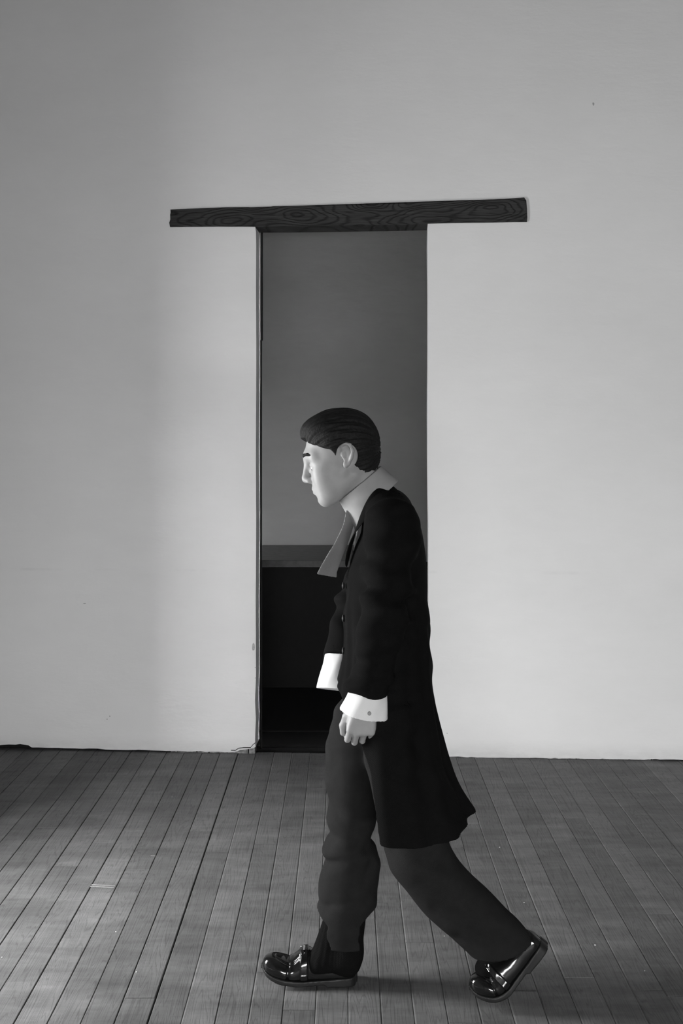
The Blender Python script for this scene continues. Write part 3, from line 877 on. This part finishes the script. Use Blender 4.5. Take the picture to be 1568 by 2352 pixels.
G = [((730, 2002), (860, 1948), .017, .011), ((745, 1976), (850, 1922), .020, -.006), ((770, 1905), (790, 1915), .028, -.004), ((735, 2075), (765, 2010), .03, -.004), ((750, 1932), (850, 1930), .018, .009), ((722, 2100), (800, 2070), .016, .008), ((800, 2070), (850, 1990), .018, .009),
     ((748, 1850), (810, 1900), .020, .007), ((770, 1740), (795, 1850), .024, .005)]
G2 = [((1000, 2060), (1140, 2130), .022, .008), ((960, 2000), (1080, 2070), .022, .007), ((905, 1930), (1010, 1960), .022, .008), ((1050, 2130), (1190, 2170), .02, .007)]
G = [(J(a[0], a[1], .0), J(b[0], b[1], .0), w_, d_) for a, b, w_, d_ in G]; G2 = [(J(a[0], a[1], -.075), J(b[0], b[1], -.075), w_, d_) for a, b, w_, d_ in G2]
def tr_post(d, p):
    y = p[:, 1]; z = p[:, 2]; x = p[:, 0]
    fr = np.clip((y-YB)/.03+.5, 0, 1); lowz = z < .9
    e = np.zeros(len(p))
    for a, b, w_, d_ in G: e += groove(p, a, b, w_, d_)*(fr*lowz)
    for a, b, w_, d_ in G2: e += groove(p, a, b, w_, d_)*((1-fr)*lowz)
    d = d+e-.002-fold(p, .0035, (10, 12, 34), (8, 9, 12), .4)-fold(p, .0015, (28, 20, 70), (12, 9, 20), 1.1)
    d = np.maximum(d, -(d+.011))
    hz_ = np.interp(x, hemx, hemz)
    d = np.maximum(d, np.where((fr > .5) & (z < .30) & (x < J(900, 0, .075)[0]), hz_-z, -1))
    ln = nA[2]+(nB[2]-nA[2])*(x-nA[0])/(nB[0]-nA[0])
    d = np.maximum(d, np.where((fr <= .5) & (z < .25) & (x > .25), ln-z, -1))
    return np.maximum(d, z-.985)
tr.post = tr_post
TRS = own(mesh_field('trousers', tr, 0.0040, M_trouser, man, smooth=4))
# ------------------------------------------------------------------ socks
for s in (-1, 1):
    sk = Field()
    if s > 0: sk.add(seg(kn[1]*.5+an[1]*.5, an[1], .051, .041), .02); sk.add(seg(J(806, 2100, .045), J(800, 2215, .045), .044, .034), .02); sk.add(seg(J(800, 2188, .045), J(722, 2218, .045), .038, .028), .03); sk.add(seg(J(772, 2110, .045), J(738, 2196, .045), .036, .032), .03)
    else: sk.add(seg(kn[-1]*.4+an[-1]*.6, an[-1], .050, .041), .02); sk.add(seg(an[-1], an[-1]*.45+toe[-1]*.55, .040, .030), .02)
    sk.post = lambda d, p: d-.0008*np.sin(np.arctan2(p[:, 1]-YB-.045, p[:, 0]-.01)*40)
    own(mesh_field('sock', sk, 0.0032, M_sock, man))
# ------------------------------------------------------------------ shoes (modelled flat in their own frame, then posed)
YS = YB+.060; sc_ = YS/F
def u_(px): return (px-602)*sc_
def z_(py): return (2264-py)*sc_
topx = [602, 606, 613, 626, 645, 660, 672, 684, 694, 706, 722, 740, 760, 785, 805, 815, 819]
topy = [2221, 2211, 2205, 2202, 2204, 2208, 2206, 2197, 2188, 2186, 2193, 2201, 2206, 2206, 2207, 2212, 2222]
botx = [602, 610, 630, 660, 700, 740, 780, 810, 819]; boty = [2224, 2231, 2240, 2246, 2249, 2249, 2247, 2246, 2244]
widx = [602, 606, 616, 635, 660, 690, 720, 750, 785, 805, 815, 819]; widy = [.002, .018, .033, .044, .048, .047, .041, .036, .034, .030, .020, .002]
TX = [u_(v) for v in topx]; TZ_ = [z_(v) for v in topy]; BXs = [u_(v) for v in botx]; BZ = [z_(v) for v in boty]; WX = [u_(v) for v in widx]
def shoe_upper(p):
    x = p[:, 0]; t = hermite(x, TX, TZ_); b = hermite(x, BXs, BZ)-.004; w_ = hermite(x, WX, widy)
    hh = np.maximum(t-b, .004)
    zc_ = b+hh*.32; up = np.maximum(t-zc_, .003); dn_ = np.maximum(zc_-b, .003)
    v = p[:, 2]-zc_; bb = np.where(v > 0, up, dn_)
    pw = 2.35
    k = (np.abs(p[:, 1]/np.maximum(w_, .003))**pw+np.abs(v/bb)**np.where(v > 0, 2.0, 4.0))**(1/pw)
    d = (k-1)*np.minimum(w_, bb)
    return np.maximum(d, np.maximum(TX[0]-x, x-TX[-1]))
sole_z = [602, 612, 640, 700, 752, 758, 819]; 
def sole_f(p):
    x = p[:, 0]; w_ = hermite(x, WX, widy)+.0035
    top_ = hermite(x, BXs, BZ)+.003
    bot_ = np.interp(x, [u_(q) for q in (602, 615, 640, 680, 745, 752, 819)], [z_(q) for q in (2232, 2242, 2252, 2258, 2257.5, 2264, 2264)])
    bot_ = np.minimum(bot_, top_-.004)
    d = np.maximum(np.abs(p[:, 1])-w_, np.maximum(p[:, 2]-top_, bot_-p[:, 2]))
    return np.maximum(d, np.maximum(-.003-x, x-TX[-1]-.002))
M_heelrow = M_sole
def bend_pose(V, origin, ang0, ang1, x0, x1, mirror):
    """toe stays near the ground, the rest of the shoe turns up about the ball of the foot"""
    x, y, z = V[:, 0], V[:, 1]*(-1 if mirror else 1), V[:, 2]
    n_ = 60; g = np.linspace(-.02, .32, n_); a = np.interp(g, [x0, x1], [ang0, ang1])
    dx = g[1]-g[0]; cx_ = np.concatenate([[0], np.cumsum(np.cos(a[:-1])*dx)]); cz_ = np.concatenate([[0], np.cumsum(np.sin(a[:-1])*dx)])
    ax_ = np.interp(x, g, a); bx_ = np.interp(x, g, cx_); bz_ = np.interp(x, g, cz_)
    return np.stack([origin[0]+bx_-np.sin(ax_)*z, origin[1]+y, origin[2]+bz_+np.cos(ax_)*z], 1)
def pose_flat(V): return np.stack([V[:, 0]+(602-VX)*sc_, V[:, 1]+YS, V[:, 2]+SHZ], 1)
SHZ = 0.001
YR = YB-.065
rear_o = np.array([(1088-VX)*YR/F-.02, YR, 0.0])
def pose_rear(V):
    W_ = bend_pose(V, rear_o, math.radians(14), math.radians(50), .045, .125, True)
    return W_
tmpo = None
def ring_bm(R, r, sx=1.0, segs=20, rs=8):
    vs, fs = [], []
    for i in range(segs):
        a = i/segs*math.tau
        for j in range(rs):
            b = j/rs*math.tau
            vs.append(((R+r*math.cos(b))*math.cos(a)*sx, (R+r*math.cos(b))*math.sin(a), r*math.sin(b)))
    for i in range(segs):
        for j in range(rs):
            fs.append((i*rs+j, ((i+1) % segs)*rs+j, ((i+1) % segs)*rs+(j+1) % rs, i*rs+(j+1) % rs))
    return np.array(vs), fs
for s, pose in ((1, pose_flat), (-1, pose_rear)):
    up = Field(); up.add((shoe_upper, np.array([TX[0], -.055, 0]), np.array([TX[-1], .055, .13])), .002)
    # foot opening: hollow the back half from above
    up.add(ell((u_(778), 0, z_(2200)), (.045, .024, .020)), .006, 's')
    # apron seam round the vamp and the strap across it
    def up_post(d, p):
        x, y, z = p[:, 0], p[:, 1], p[:, 2]
        seam = np.abs(np.sqrt(((x-u_(672))/.056)**2+(y/.030)**2)-1)*.03
        d = d+np.where((z > z_(2232)) & (x < u_(700)), .0016*np.exp(-(seam/.0018)**2), 0)
        d = d-np.where(np.abs(x-u_(700)) < .011, .0022, 0)
        crease = np.exp(-((x-u_(664)-.1*(z-z_(2215)))/.004)**2)*.0022
        return d+crease
    up.post = up_post
    V0 = mesh_field('shoe', up, 0.0022, M_leather, man, 12, xf=pose); own(V0)
    sl = Field(); sl.add((sole_f, np.array([TX[0]-.006, -.058, -.002]), np.array([TX[-1]+.004, .058, .05])), .002)
    sl_o = mesh_field('sole', sl, 0.0026, M_sole, V0, 12, xf=pose)
    # metal snaffle: two links joined by a bar over the strap
    vs, fs = [], []
    for yy, R in ((-.020, .0095), (.020, .0095)):
        v, f = ring_bm(R, .0022, 1.15); tz = z_(2189)
        v = v+np.array([0, 0, 0]); tilt = .55*(1 if yy > 0 else -1)
        y_ = v[:, 1]*math.cos(tilt)+v[:, 2]*math.sin(tilt); zr = -v[:, 1]*math.sin(tilt)+v[:, 2]*math.cos(tilt)
        v = np.stack([v[:, 0]+u_(698)-zr*.0, y_+yy*1.15, zr+tz-.006], 1)
        b = len(vs); vs += v.tolist(); fs += [tuple(b+i for i in q) for q in f]
    nseg = 10
    for i in range(nseg):
        y0 = -.022+.044*i/(nseg-1); b = len(vs)
        zc = z_(2187)+.0045-.9*abs(y0)**1.6
        rr_ = .0026 if i not in (4, 5) else .0036
        vs += [(u_(698)+rr_*math.cos(a), y0, zc+rr_*math.sin(a)) for a in np.linspace(0, math.tau, 9)[:-1]]
        if i: fs += [(b-8+j, b-8+(j+1) % 8, b+(j+1) % 8, b+j) for j in range(8)]
    me = bpy.data.meshes.new('metal_bit'); me.from_pydata(pose(np.array(vs)).tolist(), [], fs); me.update()
    bo = link('metal_bit', me, M_metal, V0, True); bo['label'] = 'polished metal snaffle across the front of the shoe'
